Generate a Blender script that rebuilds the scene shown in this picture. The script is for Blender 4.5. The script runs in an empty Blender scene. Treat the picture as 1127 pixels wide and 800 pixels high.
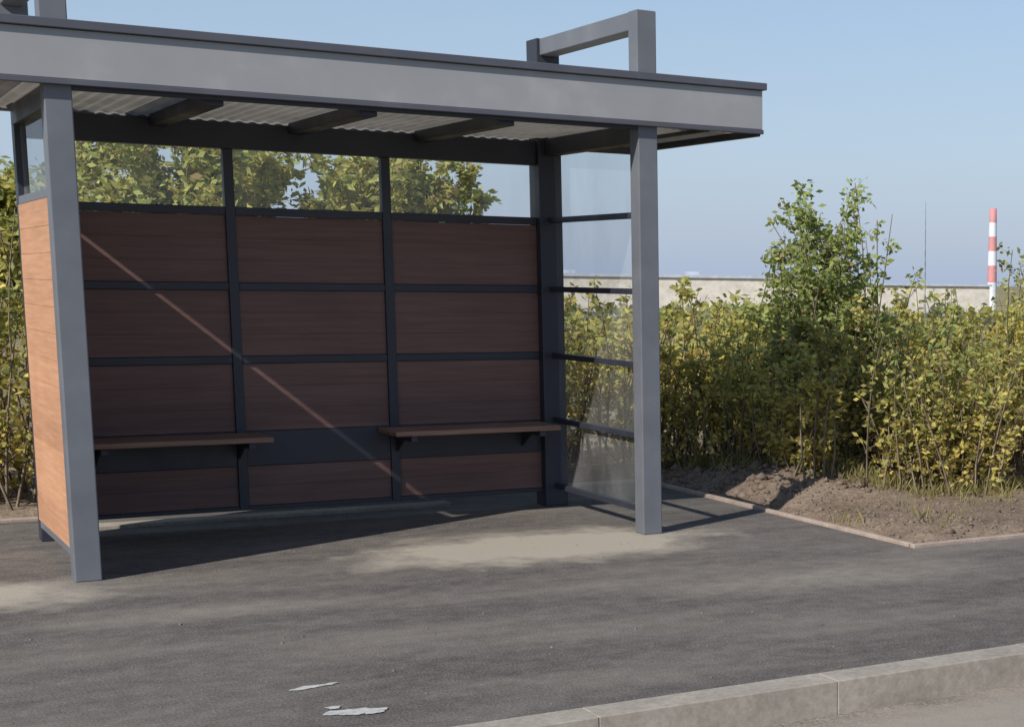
import bpy, math, random
import numpy as np
from mathutils import Vector, Matrix
random.seed(7); rng=np.random.default_rng(11)
sc=bpy.context.scene
sc.view_settings.view_transform='Standard'; sc.view_settings.look='None'; sc.view_settings.exposure=0

# ------------------------------------------------ materials
def mat(name):
    m=bpy.data.materials.new(name); m.use_nodes=True
    nt=m.node_tree; b=nt.nodes['Principled BSDF']; return m,nt,b
def ramp(nt,src,stops):
    r=nt.nodes.new('ShaderNodeValToRGB'); e=r.color_ramp.elements
    while len(e)<len(stops): e.new(.5)
    for i,(p,c) in enumerate(stops):
        e[i].position=p; e[i].color=(*c,1) if len(c)==3 else c
    nt.links.new(src,r.inputs['Fac']); return r
def coords(nt,scale=(1,1,1)):
    g=nt.nodes.new('ShaderNodeNewGeometry'); mp=nt.nodes.new('ShaderNodeMapping'); mp.inputs['Scale'].default_value=scale
    nt.links.new(g.outputs['Position'],mp.inputs['Vector']); return mp.outputs['Vector']
def noise(nt,vec,scale,detail=4,rough=.6):
    n=nt.nodes.new('ShaderNodeTexNoise'); n.inputs['Scale'].default_value=scale; n.inputs['Detail'].default_value=detail; n.inputs['Roughness'].default_value=rough
    nt.links.new(vec,n.inputs['Vector']); return n.outputs['Fac']
def mix(nt,fac,a,b,mode='MIX'):
    m=nt.nodes.new('ShaderNodeMix'); m.data_type='RGBA'; m.blend_type=mode
    for s,v in ((m.inputs[0],fac),(m.inputs[6],a),(m.inputs[7],b)):
        if hasattr(v,'links'): nt.links.new(v,s)
        else: s.default_value=v if not isinstance(v,tuple) or len(v)==4 else (*v,1)
    return m.outputs[2]
def math_(nt,op,a,b=0.,clamp=False):
    m=nt.nodes.new('ShaderNodeMath'); m.operation=op; m.use_clamp=clamp
    for s,v in zip(m.inputs,(a,b)):
        if hasattr(v,'links'): nt.links.new(v,s)
        else: s.default_value=v
    return m.outputs[0]
def bump(nt,b,h,strength=.4,dist=.01):
    n=nt.nodes.new('ShaderNodeBump'); n.inputs['Strength'].default_value=strength; n.inputs['Distance'].default_value=dist
    nt.links.new(h,n.inputs['Height']); nt.links.new(n.outputs['Normal'],b.inputs['Normal'])

def paint(name,c,rough=.45,var=.12):
    m,nt,b=mat(name); v=coords(nt)
    n=noise(nt,v,3.5,3)
    c2=tuple(x*(1-var)for x in c); dust=tuple(min(1,x*1.1+.008) for x in c)
    r=ramp(nt,n,[(.3,c2),(.55,c),(.75,dust)])
    nt.links.new(r.outputs[0],b.inputs['Base Color'])
    r2=ramp(nt,n,[(.3,(rough-.06,)*3),(.7,(rough+.14,)*3)]); nt.links.new(r2.outputs[0],b.inputs['Roughness'])
    return m
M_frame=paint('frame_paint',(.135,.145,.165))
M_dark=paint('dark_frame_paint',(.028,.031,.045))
M_fascia=paint('fascia_paint',(.29,.295,.305),.4,.05)
M_cap=paint('cap_paint',(.08,.085,.105))

def wood(name,a,b_,c,ov=.2):
    m,nt,b=mat(name)
    v=coords(nt,(.7,.7,14)); n=noise(nt,v,3,5,.65)
    v2=coords(nt,(1,1,1)); n2=noise(nt,v2,1.6,2)
    g=nt.nodes.new('ShaderNodeNewGeometry'); s=nt.nodes.new('ShaderNodeSeparateXYZ'); nt.links.new(g.outputs['Position'],s.inputs[0])
    fl=math_(nt,'FLOOR',math_(nt,'DIVIDE',s.outputs[2],.155))
    wn=nt.nodes.new('ShaderNodeTexWhiteNoise'); wn.noise_dimensions='1D'; nt.links.new(fl,wn.inputs['W'])
    r=ramp(nt,n,[(.3,a),(.52,b_),(.72,c)])
    col=mix(nt,ov,r.outputs[0],wn.outputs['Value'],'OVERLAY')
    col=mix(nt,.35,col,ramp(nt,n2,[(.3,(.6,)*3),(.7,(1.,)*3)]).outputs[0],'MULTIPLY')
    nt.links.new(col,b.inputs['Base Color']); b.inputs['Roughness'].default_value=.65
    return m
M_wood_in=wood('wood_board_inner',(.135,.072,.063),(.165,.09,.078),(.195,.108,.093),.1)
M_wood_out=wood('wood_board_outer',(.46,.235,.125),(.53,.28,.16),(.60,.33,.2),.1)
M_seat=wood('seat_wood',(.16,.09,.06),(.24,.14,.10),(.3,.19,.135))

def glass():
    m=bpy.data.materials.new('clear_glass'); m.use_nodes=True; nt=m.node_tree; nt.nodes.clear()
    o=nt.nodes.new('ShaderNodeOutputMaterial'); t=nt.nodes.new('ShaderNodeBsdfTransparent'); t.inputs[0].default_value=(.93,.95,.96,1)
    g=nt.nodes.new('ShaderNodeBsdfGlossy'); g.inputs['Roughness'].default_value=.03
    d=nt.nodes.new('ShaderNodeBsdfDiffuse'); d.inputs[0].default_value=(.62,.63,.62,1)
    lw=nt.nodes.new('ShaderNodeLayerWeight'); lw.inputs[0].default_value=.5
    f=math_(nt,'ADD',math_(nt,'MULTIPLY',math_(nt,'POWER',lw.outputs['Facing'],4.),.5),.05,True)
    mx=nt.nodes.new('ShaderNodeMixShader'); nt.links.new(f,mx.inputs[0]); nt.links.new(t.outputs[0],mx.inputs[1]); nt.links.new(g.outputs[0],mx.inputs[2])
    v=coords(nt,(1,1,.5)); r=ramp(nt,noise(nt,v,3,3),[(.35,(.06,)*3),(.7,(.16,)*3)])
    m2=nt.nodes.new('ShaderNodeMixShader'); nt.links.new(r.outputs[0],m2.inputs[0]); nt.links.new(mx.outputs[0],m2.inputs[1]); nt.links.new(d.outputs[0],m2.inputs[2])
    nt.links.new(m2.outputs[0],o.inputs[0]); return m
M_glass=glass()
def roofsheet():
    m=bpy.data.materials.new('roof_polycarbonate'); m.use_nodes=True; nt=m.node_tree; nt.nodes.clear()
    o=nt.nodes.new('ShaderNodeOutputMaterial'); t=nt.nodes.new('ShaderNodeBsdfTranslucent'); d=nt.nodes.new('ShaderNodeBsdfDiffuse')
    v=coords(nt); r=ramp(nt,noise(nt,v,2.2,3),[(.3,(.40,.38,.33)),(.7,(.60,.57,.51))])
    nt.links.new(r.outputs[0],t.inputs[0]); nt.links.new(r.outputs[0],d.inputs[0])
    mx=nt.nodes.new('ShaderNodeMixShader'); mx.inputs[0].default_value=.8; nt.links.new(t.outputs[0],mx.inputs[1]); nt.links.new(d.outputs[0],mx.inputs[2])
    nt.links.new(mx.outputs[0],o.inputs[0]); return m
M_roof=roofsheet()

def asphalt(name,base,dusts,dustcol,amount=.5):
    m,nt,b=mat(name); v=coords(nt)
    fine=noise(nt,v,95,2,.7); midn=noise(nt,v,9,5,.7); vs=coords(nt,(.45,1.6,1)); big=noise(nt,vs,1.1,5,.62)
    r=ramp(nt,fine,[(.3,tuple(x*.55 for x in base)),(.5,base),(.72,tuple(x*1.8 for x in base))])
    r2=ramp(nt,midn,[(.3,(.68,)*3),(.7,(1.28,)*3)])
    col=mix(nt,1.,r.outputs[0],r2.outputs[0],'MULTIPLY')
    d1=ramp(nt,big,[(.40,(0,)*3),(.72,(amount,)*3)]).outputs[0]
    col=mix(nt,d1,col,dustcol)
    g=nt.nodes.new('ShaderNodeNewGeometry')
    warp=noise(nt,v,2.6,5)
    for (x,y,rx,ry,am) in dusts:
        mp=nt.nodes.new('ShaderNodeMapping'); mp.vector_type='TEXTURE'; mp.inputs['Location'].default_value=(x,y,0); mp.inputs['Scale'].default_value=(rx,ry,50)
        nt.links.new(g.outputs['Position'],mp.inputs['Vector'])
        ln=nt.nodes.new('ShaderNodeVectorMath'); ln.operation='LENGTH'; nt.links.new(mp.outputs[0],ln.inputs[0])
        dd=math_(nt,'ADD',ln.outputs['Value'],math_(nt,'MULTIPLY',math_(nt,'SUBTRACT',warp,.5),1.6))
        f=math_(nt,'MULTIPLY',math_(nt,'SUBTRACT',1.3,dd),1.2,True)
        f=math_(nt,'MULTIPLY',f,am); f=math_(nt,'MULTIPLY',f,math_(nt,'ADD',midn,.35),True)
        col=mix(nt,f,col,dustcol)
    nt.links.new(col,b.inputs['Base Color']); b.inputs['Roughness'].default_value=.9; b.inputs['Specular IOR Level'].default_value=.25
    bump(nt,b,fine,.5,.006); return m
M_asph=asphalt('pavement_asphalt',(.108,.096,.089),[(2.35,-.15,.95,.52,1.7),(-.75,-.25,.75,.45,1.3),(3.3,-1.9,.9,.3,.35),(.2,-1.2,.7,.2,.25)],(.36,.325,.265),.32)
M_road=asphalt('road_asphalt',(.20,.18,.155),[(3.2,-4.3,2.5,.35,1.)],(.30,.265,.22),.8)

def simple(name,stops,scale,rough=.9,bs=.4,bd=.01,scl=(1,1,1),det=5):
    m,nt,b=mat(name); v=coords(nt,scl); n=noise(nt,v,scale,det,.68)
    n2=noise(nt,v,scale*12,2,.7)
    c=mix(nt,.6,ramp(nt,n,stops).outputs[0],ramp(nt,n2,[(.3,(.65,)*3),(.7,(1.1,)*3)]).outputs[0],'MULTIPLY')
    nt.links.new(c,b.inputs['Base Color']); b.inputs['Roughness'].default_value=rough
    if bs: bump(nt,b,n2,bs,bd)
    return m
M_kerb=simple('kerb_concrete',[(.3,(.27,.24,.20)),(.55,(.35,.315,.265)),(.75,(.42,.38,.325))],3,.85,.15,.002)
M_pebble=simple('pebble',[(.3,(.10,.095,.09)),(.7,(.24,.22,.2))],9,.9,0)
M_edge=simple('edging_concrete',[(.3,(.30,.235,.19)),(.7,(.46,.37,.31))],5,.85,0)
M_stain=simple('dried_lime',[(.3,(.32,.32,.31)),(.7,(.6,.6,.58))],16,.9,0)
M_soil=simple('soil_clod',[(.3,(.12,.085,.063)),(.7,(.27,.205,.155))],6,.95,0)
M_bark=simple('bark',[(.3,(.14,.105,.07)),(.7,(.28,.22,.155))],14,.9,0,det=2)
M_fact=simple('factory_cladding_hazed',[(.3,(.58,.54,.48)),(.7,(.64,.60,.54))],.05,.7,0)  # distance haze mixed into the cream, so it is less saturated
M_factroof=simple('factory_roof_hazed',[(.3,(.40,.44,.52)),(.7,(.46,.50,.58))],.05,.7,0)  # roof grey shifted towards the haze colour
M_red=simple('chimney_red_hazed',[(.3,(.55,.24,.25)),(.7,(.62,.28,.28))],.3,.7,0)  # red lightened to pink, haze painted into the colour
M_white=simple('chimney_white_hazed',[(.3,(.66,.68,.72)),(.7,(.74,.76,.8))],.3,.7,0)  # white tinted with painted-in haze

def ground_mat():
    m,nt,b=mat('ground_soil_grass'); v=coords(nt)
    n=noise(nt,v,1.4,6,.7); n2=noise(nt,v,24,4,.7); n3=noise(nt,v,.03,5,.6)
    soil=ramp(nt,n,[(.3,(.16,.12,.09)),(.5,(.235,.18,.135)),(.7,(.32,.26,.2))]).outputs[0]
    soil=mix(nt,.7,soil,ramp(nt,n2,[(.3,(.5,)*3),(.7,(1.25,)*3)]).outputs[0],'MULTIPLY')
    grass=ramp(nt,n3,[(.35,(.17,.155,.075)),(.5,(.25,.22,.12)),(.65,(.33,.29,.17))]).outputs[0]
    g=nt.nodes.new('ShaderNodeNewGeometry'); ln=nt.nodes.new('ShaderNodeVectorMath'); ln.operation='LENGTH'; nt.links.new(g.outputs['Position'],ln.inputs[0])
    f=math_(nt,'MULTIPLY',math_(nt,'SUBTRACT',ln.outputs['Value'],9.),.15,True)
    c=mix(nt,f,soil,grass); nt.links.new(c,b.inputs['Base Color']); b.inputs['Roughness'].default_value=.95; b.inputs['Specular IOR Level'].default_value=.1
    bump(nt,b,n2,.7,.03); return m
M_ground=ground_mat()
def leafmat(name):
    m=bpy.data.materials.new(name); m.use_nodes=True; nt=m.node_tree; nt.nodes.clear()
    o=nt.nodes.new('ShaderNodeOutputMaterial'); a=nt.nodes.new('ShaderNodeAttribute'); a.attribute_name='leafcol'
    d=nt.nodes.new('ShaderNodeBsdfDiffuse'); t=nt.nodes.new('ShaderNodeBsdfTranslucent')
    nt.links.new(a.outputs['Color'],d.inputs['Color'])
    c=mix(nt,1.,a.outputs['Color'],(1.25,1.2,.75),'MULTIPLY'); nt.links.new(c,t.inputs[0])
    mx=nt.nodes.new('ShaderNodeMixShader'); mx.inputs[0].default_value=.42; nt.links.new(d.outputs[0],mx.inputs[1]); nt.links.new(t.outputs[0],mx.inputs[2]); nt.links.new(mx.outputs[0],o.inputs[0]); return m
M_leaf=leafmat('leaf')

# ------------------------------------------------ mesh helpers
def empty(name,loc=(0,0,0)):
    e=bpy.data.objects.new(name,None); e.location=loc; sc.collection.objects.link(e); return e
def mk(name,verts,faces,m,parent=None,smooth=False):
    me=bpy.data.meshes.new(name); me.from_pydata([tuple(v) for v in verts],[],faces); me.update()
    if m: me.materials.append(m)
    if smooth:
        for p in me.polygons:p.use_smooth=True
    o=bpy.data.objects.new(name,me); sc.collection.objects.link(o)
    if parent: o.parent=parent; o.matrix_parent_inverse=Matrix.Translation(-parent.location)
    return o
BF=[(0,3,2,1),(4,5,6,7),(0,1,5,4),(1,2,6,5),(2,3,7,6),(3,0,4,7)]
def box(name,x0,x1,y0,y1,z0,z1,m,parent=None,bev=.004):
    v=[(x0,y0,z0),(x1,y0,z0),(x1,y1,z0),(x0,y1,z0),(x0,y0,z1),(x1,y0,z1),(x1,y1,z1),(x0,y1,z1)]
    o=mk(name,v,BF,m,parent)
    if bev:
        b=o.modifiers.new('bevel','BEVEL'); b.width=bev; b.segments=2
    return o
def grid_mesh(name,xs,ys,zf,m):
    X,Y=np.meshgrid(xs,ys); Z=zf(X,Y); nx,ny=len(xs),len(ys)
    v=np.stack([X,Y,Z],-1).reshape(-1,3)
    i=(np.arange(ny-1)[:,None]*nx+np.arange(nx-1)[None]).reshape(-1)
    f=np.stack([i,i+1,i+nx+1,i+nx],-1)
    return quads(name,v,f,m)
def quads(name,v,f,m,col=None):
    me=bpy.data.meshes.new(name); me.vertices.add(len(v)); me.vertices.foreach_set('co',np.asarray(v,np.float32).ravel())
    k=f.shape[1]; me.loops.add(f.size); me.loops.foreach_set('vertex_index',f.astype(np.int32).ravel())
    me.polygons.add(len(f)); me.polygons.foreach_set('loop_start',(np.arange(len(f))*k).astype(np.int32))
    me.update(calc_edges=True)
    if col is not None:
        a=me.color_attributes.new('leafcol','FLOAT_COLOR','POINT'); a.data.foreach_set('color',np.asarray(col,np.float32).ravel())
    me.materials.append(m); o=bpy.data.objects.new(name,me); sc.collection.objects.link(o); return o

# ------------------------------------------------ ground, pavement, road
L,D=3.12,1.535
def vnoise(X,Y,s,seed=0):
    return (np.sin(X*s+seed)*np.cos(Y*s*1.3+seed*2)+.5*np.sin(X*s*2.7+Y*s*1.9+seed)+.35*np.cos(X*s*4.1-Y*s*5.3+seed*3)+.25*np.sin(X*s*9.1+Y*s*7.7))/2.1
def gz(X,Y):
    bed=np.clip((X-4.26)/.25,0,1)*np.clip((Y+1.28)/.25,0,1)
    bed=np.maximum(bed,np.clip((Y-2.48)/.25,0,1))
    z=-.03+bed*(.06+.035*vnoise(X,Y,2.3)+.012*vnoise(X,Y,11,2))
    m=np.exp(-(((X-4.95)/.7)**2+((Y-1.5)/1.0)**2)); z=z+bed*m*.13*(1+.6*vnoise(X,Y,8,4))
    z=np.where(Y<-3.6,-.3,z)
    far=np.clip((Y-14)/230,0,1); z=z-6*far*far*(3-2*far)
    far2=np.clip((Y-60)/300,0,1); z=z+far2*.8*vnoise(X,Y,.02,1)
    return z
def axis(a,b,near0,near1,step):
    n=list(np.arange(near0,near1,step)); 
    up=[near1]; s=step
    while up[-1]<b: s*=1.25; up.append(up[-1]+s)
    dn=[near0]; s=step
    while dn[-1]>a: s*=1.25; dn.append(dn[-1]-s)
    return np.array(sorted(set(dn[1:]+n+up)))
grid_mesh('ground',axis(-4000,4000,-2,10,.07),axis(-4000,5000,-5,6,.07),gz,M_ground)
pv=[(-60,-3.74,0),(60,-3.74,0),(60,-1.31,0),(4.22,-1.31,0),(4.22,2.43,0),(-60,2.43,0),(-60,-1.31,0)]
mk('pavement',pv,[(0,1,2,3,6),(6,3,4,5)],M_asph)
mk('road',[(-60,-13,-.13),(60,-13,-.13),(60,-3.8,-.13),(-60,-3.8,-.13)],[(0,1,2,3)],M_road)
kerb=empty('kerb')
x=-12.03+.12
while x<20:
    dz=random.uniform(-.0008,.0008); dy=random.uniform(-.0008,.0008)
    box('kerb_stone',x,x+.9985,-3.90+dy,-3.742+dy,-.3,.006+dz,M_kerb,kerb,.004); x+=1.0
box('kerb_run_right',x+.01,60,-3.9,-3.742,-.3,.006,M_kerb,kerb,.012); box('kerb_run_left',-60,-11.95,-3.9,-3.742,-.3,.006,M_kerb,kerb,.012)
edge=empty('garden_edging')
def strip(x0,y0,x1,y1,w=.05):
    ln=math.hypot(x1-x0,y1-y0); n=max(1,round(ln/1.0)); 
    for i in range(n):
        a,b=i/n,(i+1)/n-.006/ln
        xa,ya,xb,yb=x0+(x1-x0)*a,y0+(y1-y0)*a,x0+(x1-x0)*b,y0+(y1-y0)*b
        h=.022+random.uniform(-.004,.004)
        if abs(xb-xa)>abs(yb-ya): box('edging_stone',min(xa,xb),max(xa,xb),ya-w/2,ya+w/2,-.1,h,M_edge,edge,.006)
        else: box('edging_stone',xa-w/2,xa+w/2,min(ya,yb),max(ya,yb),-.1,h,M_edge,edge,.006)
strip(4.22,-1.27,4.22,2.38,.04); strip(4.20,-1.31,24,-1.31,.045); strip(-14,2.43,4.2,2.43,.07)
box('added_pale_strip',.16,2.5,1.80,1.95,-.1,.022,M_kerb,None,.006)  # pale strip added to imitate the bright line of ground under the wall

def splat(name,cx,cy,rx,ry,m,z=.004,n=48,parent=None):
    v=[(cx,cy,z)]; ph=[random.uniform(0,6.28) for _ in range(5)]
    for i in range(n):
        a=i/n*6.283; r=1+.22*math.sin(2*a+ph[0])+.13*math.sin(3*a+ph[1])+.08*math.sin(7*a+ph[2])+.06*random.uniform(-1,1)
        v.append((cx+rx*r*math.cos(a),cy+ry*r*math.sin(a),z))
    return mk(name,v,[(0,i+1,(i+1)%n+1) for i in range(n)],m,parent)
st=empty('lime_stain')
for k,p in enumerate([(.34,-2.9,.06,.025),(.42,-2.89,.035,.015),(.37,-3.35,.07,.05),(.45,-3.38,.055,.03),(.34,-3.26,.03,.018)]):
    splat('stain_patch',*p,M_stain,z=.003+.0004*k,parent=st)

def clods(name,pts,sizes,m):
    base=np.array([(1,0,0),(-1,0,0),(0,1,0),(0,-1,0),(0,0,1),(0,0,-1)],float); fc=np.array([(0,2,4),(2,1,4),(1,3,4),(3,0,4),(2,0,5),(1,2,5),(3,1,5),(0,3,5)])
    n=len(pts); v=base[None]*rng.uniform(.6,1.25,(n,6,1))*sizes[:,None,None]*np.array([1,1,.65]); a=rng.uniform(0,6.28,n); c,s=np.cos(a)[:,None],np.sin(a)[:,None]
    vx=v[:,:,0]*c-v[:,:,1]*s; vy=v[:,:,0]*s+v[:,:,1]*c; v=np.stack([vx,vy,v[:,:,2]],-1)+pts[:,None]
    f=(fc[None]+(np.arange(n)*6)[:,None,None]).reshape(-1,3); return quads(name,v.reshape(-1,3),f,m)
n=1400; P=np.stack([rng.uniform(-2,9,n),rng.uniform(-3.7,2.4,n)],-1); P=P[~((P[:,0]>4.2)&(P[:,1]>-1.3))]
clods('gravel',np.c_[P,np.full(len(P),.001)],.002+rng.exponential(.0022,len(P)),M_pebble)
n=4800; P=np.stack([4.3+rng.exponential(1.5,n),rng.uniform(-1.2,3.2,n)],-1)
clods('soil_clods',np.c_[P,gz(P[:,0],P[:,1])+.002],(.004+rng.exponential(.006,n))*np.where(P[:,1]>.6,2.1,1),M_soil)

# ------------------------------------------------ bus shelter
S=empty('bus_shelter')
ZB,ZT=2.45,2.757
XL,XR=-.485,L+.758
YF,YB=-.075,D+.12
w=.062
for tag,x in (('left',0.),('right',L)):
    box(f'front_post_{tag}',x-w,x+w,-.062,.062,0,3.12,M_frame,S,.006)
    box(f'top_beam_{tag}',x-w+.003,x+w-.003,.064,D-.082,3.01,3.117,M_frame,S,.006)
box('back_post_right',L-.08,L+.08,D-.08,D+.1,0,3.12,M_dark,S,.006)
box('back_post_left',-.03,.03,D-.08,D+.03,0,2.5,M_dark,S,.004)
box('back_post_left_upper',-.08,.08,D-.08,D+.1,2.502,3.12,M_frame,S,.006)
box('fascia_front',XL,XR,YF-.02,YF+.01,ZB+.028,ZT-.045,M_fascia,S,.003)
box('fascia_trim_front',XL-.004,XR+.004,YF-.03,YF+.012,ZB,ZB+.026,M_cap,S,.003)
box('fascia_cap_front',XL-.02,XR+.02,YF-.045,YF+.06,ZT-.043,ZT,M_cap,S,.004)
for tag,a,b in (('left',XL,XL+.03),('right',XR-.03,XR)):
    box(f'fascia_end_{tag}',a,b,YF+.012,YB,ZB+.028,ZT-.045,M_fascia,S,.003)
    box(f'fascia_trim_{tag}',a-.004,b+.004,YF+.014,YB+.01,ZB-.012,ZB+.026,M_dark,S,.003)
    box(f'fascia_cap_{tag}',a-.02,b+.02,YF+.062,YB+.02,ZT-.043,ZT-.001,M_cap,S,.004)
box('fascia_back',XL+.031,XR-.031,YB-.03,YB,ZB+.0,ZT-.045,M_fascia,S,.003)
box('fascia_cap_back',XL,XR,YB-.03,YB+.02,ZT-.042,ZT-.002,M_cap,S,.003)
box('back_beam',.032,L-.082,D-.04,D+.06,2.30,2.455,M_dark,S,.004)
box('outer_beam_right',L+.082,XR-.035,D-.02,D+.03,2.41,2.455,M_dark,S,.004)
box('front_inner_beam',w+.002,L-w-.002,-.06,-.02,2.43,2.468,M_dark,S,.003)
for i,x in enumerate([.72,1.5,2.27]):
    box(f'rib_{i}',x-.045,x+.045,-.018,D-.042,2.405,2.47,M_dark,S,.003)
for i,x in enumerate([0,L]):
    box(f'end_rib_{i}',x-.04,x+.04,.064,D-.085,2.36,2.47,M_dark,S,.003)
for i,x in enumerate([-.28,L+.4]):
    box(f'outer_rib_{i}',x-.015,x+.015,YF+.014,YB-.035,2.446,2.47,M_dark,S,.003)
xs=np.arange(XL+.035,XR-.034,.019); ph=(np.arange(len(xs))%4); zz=np.where((ph==0)|(ph==1),0,.009)
o=grid_mesh('roof_sheet',xs,np.array([YF+.02,.4,.8,1.2,YB-.035]),lambda X,Y:np.broadcast_to(2.474+zz[None,:],X.shape)+0*Y,M_roof); o.parent=S

xm=[.032,1.10,2.04,L-.08]
for i,x in enumerate(xm[1:3]):
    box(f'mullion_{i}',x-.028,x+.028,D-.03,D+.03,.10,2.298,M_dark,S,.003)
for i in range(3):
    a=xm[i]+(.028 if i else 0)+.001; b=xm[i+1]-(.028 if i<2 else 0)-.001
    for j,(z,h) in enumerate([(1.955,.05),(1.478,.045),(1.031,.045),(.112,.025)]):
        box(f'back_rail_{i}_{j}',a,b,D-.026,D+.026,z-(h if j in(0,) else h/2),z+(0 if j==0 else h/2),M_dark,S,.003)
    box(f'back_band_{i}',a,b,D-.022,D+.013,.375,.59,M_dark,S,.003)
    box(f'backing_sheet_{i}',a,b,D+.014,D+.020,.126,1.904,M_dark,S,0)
    for j,(z0,z1) in enumerate([(.126,.373),(.592,1.007),(1.055,1.454),(1.502,1.903)]):
        nb=max(1,round((z1-z0)/.14)); h=(z1-z0)/nb
        for k in range(nb):
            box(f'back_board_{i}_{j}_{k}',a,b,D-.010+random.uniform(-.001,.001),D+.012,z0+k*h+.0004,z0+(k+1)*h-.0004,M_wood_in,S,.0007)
    mk(f'clerestory_glass_{i}',[(a,D,1.957),(b,D,1.957),(b,D,2.298),(a,D,2.298)],[(0,1,2,3)],M_glass,S)
ya,yb=.064,D-.082
for j,(z,h) in enumerate([(1.925,.05),(.085,.05)]):
    box(f'side_rail_left_{j}',-.03,.03,ya,yb,z,z+h-.005,M_frame,S,.003)
zz0=.132; nb=13; h=(1.923-zz0)/nb
for k in range(nb):
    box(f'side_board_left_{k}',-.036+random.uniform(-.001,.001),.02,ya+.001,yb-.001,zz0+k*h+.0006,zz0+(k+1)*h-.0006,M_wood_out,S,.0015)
mk('side_glass_left',[(0,ya,1.972),(0,yb,1.972),(0,yb,2.358),(0,ya,2.358)],[(0,1,2,3)],M_glass,S)
for j,z in enumerate([1.937,1.478,1.031,.594,.14]):
    box(f'side_rail_right_{j}',L-.018,L+.018,ya,yb,z-.018,z+.018,M_dark,S,.003)
mk('side_glass_right',[(L+.03,ya,.10),(L+.03,yb,.10),(L+.03,yb,2.358),(L+.03,ya,2.358)],[(0,1,2,3)],M_glass,S)

def bench(x0,x1):
    e=empty('bench',(x0,D-.2,0))
    for k in range(3):
        y0=D-.415+k*.128; box(f'seat_slat_{k}',x0,x1,y0,y0+.12,.553,.585,M_seat,e,.005)
    for k,x in enumerate((x0+.12,x1-.12)):
        box(f'bracket_{k}',x-.02,x+.02,D-.40,D-.024,.515,.551,M_dark,e,.003)
        mk(f'gusset_{k}',[(x-.006,D-.2,.514),(x-.006,D-.024,.514),(x-.006,D-.024,.42),(x+.006,D-.2,.514),(x+.006,D-.024,.514),(x+.006,D-.024,.42)],[(0,1,2),(5,4,3),(0,3,4,1),(1,4,5,2),(2,5,3,0)],M_dark,e)
    return e
bench(.16,1.20); bench(1.93,3.02)

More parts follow.
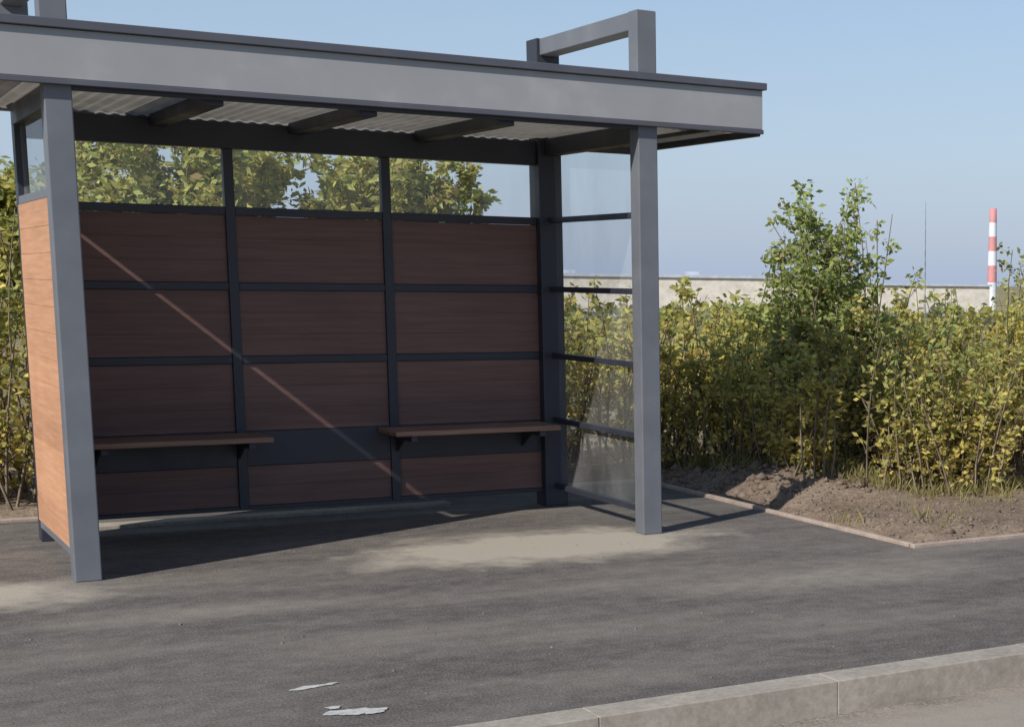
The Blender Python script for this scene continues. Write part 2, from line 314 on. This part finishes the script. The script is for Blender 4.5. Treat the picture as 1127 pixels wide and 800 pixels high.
# ------------------------------------------------ vegetation
class Veg:
    def __init__(s): s.v=[];s.c=[];s.sv=[];s.sf=[];s.nv=0
    def tube(s,A,B,ra,rb):
        n=len(A); d=B-A; d/=np.linalg.norm(d,axis=1,keepdims=True)+1e-9
        h=np.where(np.abs(d[:,2:3])>.9,np.array([[1.,0,0]]),np.array([[0,0,1.]])); u=np.cross(d,h); u/=np.linalg.norm(u,axis=1,keepdims=True); w_=np.cross(d,u)
        ring=[]
        for k in range(3):
            a=k*math.pi*2/3; o=u*math.cos(a)+w_*math.sin(a); ring.append((A+o*ra[:,None],B+o*rb[:,None]))
        V=np.stack([r[0] for r in ring]+[r[1] for r in ring],1).reshape(-1,3)
        f=np.array([(k,(k+1)%3,3+(k+1)%3,3+k) for k in range(3)]); F=(f[None]+(np.arange(n)*6)[:,None,None]).reshape(-1,4)+s.nv
        s.sv.append(V); s.sf.append(F); s.nv+=len(V)
    def leaves(s,P,size,col,up=.5):
        n=len(P); d=rng.normal(size=(n,3)); d[:,2]*=.6; d/=np.linalg.norm(d,axis=1,keepdims=True)
        nn=rng.normal(size=(n,3)); nn[:,2]+=up; nn-=d*(nn*d).sum(1,keepdims=True); nn/=np.linalg.norm(nn,axis=1,keepdims=True); t=np.cross(d,nn)
        L_=(size*rng.uniform(.6,1.3,n))[:,None]
        V=np.stack([P,P+d*L_*.5+t*L_*.26,P+d*L_+nn*L_*-.12,P+d*L_*.5-t*L_*.26],1)
        s.v.append(V.reshape(-1,3)); s.c.append(np.repeat(np.c_[col,np.ones(n)],4,0))
    def blades(s,P,h,col):
        n=len(P); a=rng.uniform(0,6.28,n); d=np.c_[np.cos(a),np.sin(a),np.zeros(n)]; H=(h*rng.uniform(.4,1.2,n))[:,None]
        tip=P+np.array([0,0,1])*H+rng.normal(0,.35,(n,3))*H*np.array([1,1,0]); mid=(P+tip)/2+np.array([0,0,.12])*H; ww=.003
        V=np.stack([P-d*ww,P+d*ww,mid+d*ww,tip],1); s.v.append(V.reshape(-1,3)); s.c.append(np.repeat(np.c_[col,np.ones(n)],4,0))
    def shrub(s,cx,cy,h,spread,ns,nt,nl,size,pal,trunk=0.,r0=.012,tl=.3,low=.12,twigs=True):
        z0=float(gz(np.array([cx]),np.array([cy]))[0])-.02
        base=np.array([cx,cy,z0])+np.c_[rng.normal(0,spread*.3,(ns,2)),np.zeros(ns)]*(1 if not trunk else .05)
        if trunk:
            s.tube(np.array([[cx,cy,z0]]),np.array([[cx+.03,cy,z0+trunk]]),np.array([r0*3.5]),np.array([r0*2.5])); base[:,2]+=trunk; 
        hh=h*rng.uniform(.55,1.,ns)-trunk
        ang=rng.uniform(0,6.28,ns); lean=rng.uniform(.1,1.,ns)*spread
        top=base+np.c_[np.cos(ang)*lean,np.sin(ang)*lean,hh]
        K=5; ts=np.linspace(0,1,K+1)
        bow=rng.normal(0,.06,(ns,3))*h
        def path(t): return base+(top-base)*np.array([t**1.3,t**1.3,t])+bow*math.sin(t*math.pi)
        pts=[path(t) for t in ts]
        for k in range(K): s.tube(pts[k],pts[k+1],np.full(ns,r0*(1-.75*ts[k])),np.full(ns,r0*(1-.75*ts[k+1])))
        t=low+(1-low)*rng.uniform(0,1.,(ns,nt))**.85; k=np.clip((t*K).astype(int),0,K-1); fr=t*K-k
        PT=np.stack(pts,0); idx=np.arange(ns)[:,None].repeat(nt,1)
        A=PT[k,idx]*(1-fr[...,None])+PT[k+1,idx]*fr[...,None]
        d=rng.normal(size=(ns,nt,3)); d[...,2]=np.abs(d[...,2])*.7+.25; d/=np.linalg.norm(d,axis=-1,keepdims=True)
        B=A+d*(tl*h*.5*rng.uniform(.3,1.25,(ns,nt))*(1.15-.75*t))[...,None]
        A=A.reshape(-1,3);B=B.reshape(-1,3)
        if twigs: s.tube(A,B,np.full(len(A),r0*.3),np.full(len(A),r0*.1))
        q=rng.uniform(.1,1.05,(len(A),nl))[...,None]
        P=(A[:,None]*(1-q)+B[:,None]*q+rng.normal(0,.018*h/1.5,(len(A),nl,3)))
        tone=rng.normal(0,.22,(len(A),1)).repeat(nl,1).reshape(-1)+rng.normal(0,.16,len(A)*nl)
        P=P.reshape(-1,3); hz=np.clip((P[:,2]-z0)/h,0,1)
        g=np.clip(hz*pal[2]+tone+pal[3],0,1)[:,None]
        col=np.array(pal[0])*(1-g)+np.array(pal[1])*g
        col=col*np.clip(rng.normal(1,.2,len(P)),.5,1.6)[:,None]
        dead=rng.random(len(P))<.04; col[dead]=np.array([.36,.26,.13])
        s.leaves(P,size,col)
    def build(s,name):
        e=empty(name)
        V=np.concatenate(s.v); F=np.arange(len(V)).reshape(-1,4)
        o=quads(name+'_foliage',V,F,M_leaf,np.concatenate(s.c)); o.parent=e
        if s.sv:
            o2=quads(name+'_stems',np.concatenate(s.sv),np.concatenate(s.sf),M_bark); o2.parent=e
        return e
YEL=(.54,.45,.14); GRN=(.26,.32,.12); LG=(.37,.41,.15)
pal=(YEL,GRN,.8,.03); palY=(YEL,LG,.7,-.05)
hv=Veg()
line=[(4.65,2.8),(4.9,2.1),(5.2,1.25),(5.5,.5),(6.2,.1),(7.3,-.15),(8.4,-.35),(9.6,-.5)]
def hedge_h(x,y):
    az=math.degrees(math.atan2(x+1.22,y+9.256))
    base=1.40+.10*math.sin(az*1.7)+.07*math.sin(az*4.1)
    if az>31: base+=.14
    if az>37.9: base+=.4
    return base
for row in range(5):
    for i in range(len(line)-1):
        (x0,y0),(x1,y1)=line[i],line[i+1]; ln=math.hypot(x1-x0,y1-y0); nn=max(1,round(ln/.5))
        for j in range(nn):
            t=(j+random.random()*.8)/nn; x=x0+(x1-x0)*t+row*.45+random.uniform(-.2,.2); y=y0+(y1-y0)*t+row*.58+random.uniform(-.2,.2)
            hh=hedge_h(x,y)*random.uniform(.78,1.06)*(.78 if row==0 else 1)
            hv.shrub(x,y,hh,.40,13,11,9,.054 if row<3 else .07,palY if random.random()<.42+.3*(row==0) else pal,tl=.38,low=.07 if row==0 else .12,twigs=row<2)
hv.build('roadside_shrubs')
bv=Veg()
x=-4.
while x<5.2:
    for row in range(2):
        hh=(2.1 if x<.8 else 1.55)*random.uniform(.85,1.05)
        bv.shrub(x+random.uniform(-.15,.15),3.15+row*.8+random.uniform(-.15,.15),hh,.42,12,12,8,.068,palY if random.random()<.6 else pal,tl=.34,low=.06,twigs=row==0)
    x+=.52
bv.build('shrubs_behind_shelter')
fv=Veg()
for i in range(32):
    y=rng.uniform(5.5,15); x=rng.uniform(3,18)
    fv.shrub(x,y,1.25+rng.uniform(-.2,.15),.7,10,10,7,.12,pal if rng.random()<.6 else palY,tl=.4,twigs=False)
fv.build('distant_shrubs')
gv=Veg()
n=620; t=rng.uniform(0,len(line)-1.001,n); k=t.astype(int); LN=np.array(line); C=LN[k]*(1-(t-k))[:,None]+LN[k+1]*(t-k)[:,None]+np.c_[rng.normal(.1,.2,n),rng.normal(.0,.2,n)]
C=np.r_[C,np.c_[rng.uniform(4.35,9,30),rng.uniform(-1.15,.3,30)]]
keep=(C[:,0]>4.3)&(C[:,1]>-1.2); C=C[keep]
P=np.repeat(C,9,0)+rng.normal(0,.04,(len(C)*9,2)); P=np.c_[P,gz(P[:,0],P[:,1])-.005]
g=rng.random(len(P))[:,None]; gv.blades(P,.11,np.array([.40,.34,.17])*g+np.array([.24,.24,.09])*(1-g)); gv.build('dry_grass')
tv=Veg()
tv.shrub(6.0,2.5,2.35,.62,26,18,14,.062,(LG,GRN,.3,.4),trunk=.35,r0=.014,tl=.26)
tv.shrub(5.85,2.7,2.05,.55,14,15,13,.062,(LG,GRN,.3,.4),r0=.014,tl=.26)
tv.shrub(6.3,2.6,2.1,.5,14,15,13,.062,(LG,GRN,.3,.4),r0=.014,tl=.26)
tv.build('tall_shrub')
for (x,y,h,sp) in ((3.45,14.4,3.5,1.75),(5.75,13.6,3.4,1.4),(1.4,17.0,3.0,1.3)):
    t=Veg(); t.shrub(x,y,h,sp,60,24,17,.135,(YEL,LG,.3,.45),trunk=.8,r0=.022,tl=.3); t.build('tree')

# ------------------------------------------------ distance
def pol(az,dist): a=math.radians(az); return -1.22+dist*math.sin(a),-9.256+dist*math.cos(a)
F_=empty('factory_building')
p0=pol(20.5,350); p1=pol(37,372)
dx,dy=p1[0]-p0[0],p1[1]-p0[1]; ln=math.hypot(dx,dy); ux,uy=dx/ln,dy/ln; nx,ny=uy,-ux
if nx*(-p0[0])+ny*(-p0[1])<0: nx,ny=-nx,-ny
def obox(name,s0,s1,d0,d1,z0,z1,m,par=F_):
    c=[(s0,d0),(s1,d0),(s1,d1),(s0,d1)]
    P=[(p0[0]+ux*s-nx*d,p0[1]+uy*s-ny*d) for s,d in c]
    return mk(name,[(*p,z0) for p in P]+[(*p,z1) for p in P],BF,m,par)
zt=2.6
obox('main_hall',0,ln*.6,0,30,-7,zt-.5,M_fact); obox('main_hall_roof',-.5,ln*.6+.5,-.5,31,zt-.497,zt+.1,M_factroof)
obox('low_wing',ln*.6+.55,ln,2,24,-7,zt-1.6,M_fact); obox('low_wing_roof',ln*.6+.56,ln+.4,1.5,25,zt-1.597,zt-1.1,M_factroof)
for k,s in enumerate((12,27,38)): obox(f'roof_unit_{k}',s,s+2.5,4,7,zt+.102,zt+.8,M_factroof)
C_=empty('striped_chimney'); cx,cy=pol(36.97,420)
zs=[-7,2.,6.2,9.8,13.4,16.9,20.4]
for k in range(len(zs)-1):
    n=20; r0=1.25-.06*k; r1=1.25-.06*(k+1)
    v=[(cx+r0*math.cos(a*6.283/n),cy+r0*math.sin(a*6.283/n),zs[k]) for a in range(n)]+[(cx+r1*math.cos(a*6.283/n),cy+r1*math.sin(a*6.283/n),zs[k+1]) for a in range(n)]
    f=[(a,(a+1)%n,n+(a+1)%n,n+a) for a in range(n)]
    if k==len(zs)-2: f.append(tuple(range(n,2*n)))
    mk(f'band_{k}',v,f,M_white if k%2==0 else M_red,C_,True)
T_=empty('radio_mast'); mx_,my_=pol(34.65,300)
A=[];B=[]
for k in range(11):
    z0=-6+k*2.
    for q in range(3):
        a=q*2.094; a2=(q+1)*2.094; r0=.22*(1-k/13); r1=.22*(1-(k+1)/13)
        A+= [(mx_+r0*math.cos(a),my_+r0*math.sin(a),z0),(mx_+r0*math.cos(a),my_+r0*math.sin(a),z0)]
        B+= [(mx_+r1*math.cos(a),my_+r1*math.sin(a),z0+2),(mx_+r1*math.cos(a2),my_+r1*math.sin(a2),z0+2)]
v=Veg(); v.tube(np.array(A),np.array(B),np.full(len(A),.035),np.full(len(A),.035))
o=quads('lattice',np.concatenate(v.sv),np.concatenate(v.sf),M_factroof); o.parent=T_
dv=Veg()
for i in range(220):
    az=rng.uniform(-10,50); d=rng.uniform(240,330) ; x,y=pol(az,d)
    P=np.array([x,y,-6.])+rng.normal(0,1,(60,3))*np.array([4,4,.9])+np.array([0,0,.5]); g=rng.uniform(.8,1.15,(60,1))
    dv.leaves(P,2.,np.array([.25,.26,.18])*g)
o=quads('distant_treeline',np.concatenate(dv.v),np.arange(len(np.concatenate(dv.v))).reshape(-1,4),M_leaf,np.concatenate(dv.c))

# ------------------------------------------------ light, sky, camera
el=math.radians(37.4); az=math.atan2(.455,.89)
d=Vector((math.cos(az)*math.cos(el),math.sin(az)*math.cos(el),-math.sin(el)))
sl=bpy.data.lights.new('sun','SUN'); sl.energy=5.; sl.angle=math.radians(.5); sl.color=(1,.94,.86)
so=bpy.data.objects.new('sun',sl); so.rotation_euler=d.to_track_quat('-Z','Y').to_euler(); so.location=(-10,-6,12); sc.collection.objects.link(so)
W=bpy.data.worlds.new('World'); sc.world=W; W.use_nodes=True; nt=W.node_tree
bg=nt.nodes['Background']; sk=nt.nodes.new('ShaderNodeTexSky'); sk.sky_type='NISHITA'; sk.sun_disc=False
sk.sun_elevation=el; sk.sun_rotation=math.atan2(-d.x,-d.y); sk.air_density=1.; sk.dust_density=.4; sk.ozone_density=2.; sk.altitude=0
tc=nt.nodes.new('ShaderNodeTexCoord'); sp=nt.nodes.new('ShaderNodeSeparateXYZ'); nt.links.new(tc.outputs['Generated'],sp.inputs[0])
hz=ramp(nt,sp.outputs[2],[(0.,(.95,)*3),(.08,(.65,)*3),(.22,(.3,)*3),(.8,(0.,)*3)])
c=mix(nt,hz.outputs[0],sk.outputs[0],(3.2,3.95,5.4))
nt.links.new(c,bg.inputs[0]); bg.inputs[1].default_value=.122

cam=bpy.data.cameras.new('camera'); co=bpy.data.objects.new('camera',cam); sc.collection.objects.link(co); sc.camera=co
y_,p_,r_=.619,.146,.013
f=Vector((math.sin(y_)*math.cos(p_),math.cos(y_)*math.cos(p_),-math.sin(p_))); rt=Vector((math.cos(y_),-math.sin(y_),0)); up=rt.cross(f)
r2=rt*math.cos(r_)+up*math.sin(r_); u2=-rt*math.sin(r_)+up*math.cos(r_)
mw=Matrix((r2,u2,-f)).transposed().to_4x4(); mw.translation=Vector((-1.22,-9.256,1.55)); co.matrix_world=mw
cam.sensor_width=36; cam.lens=36*1807.4/1127; cam.shift_x=-(1040.3-563.5)/1127; cam.shift_y=(578.1-400)/1127
cam.clip_start=.1; cam.clip_end=12000
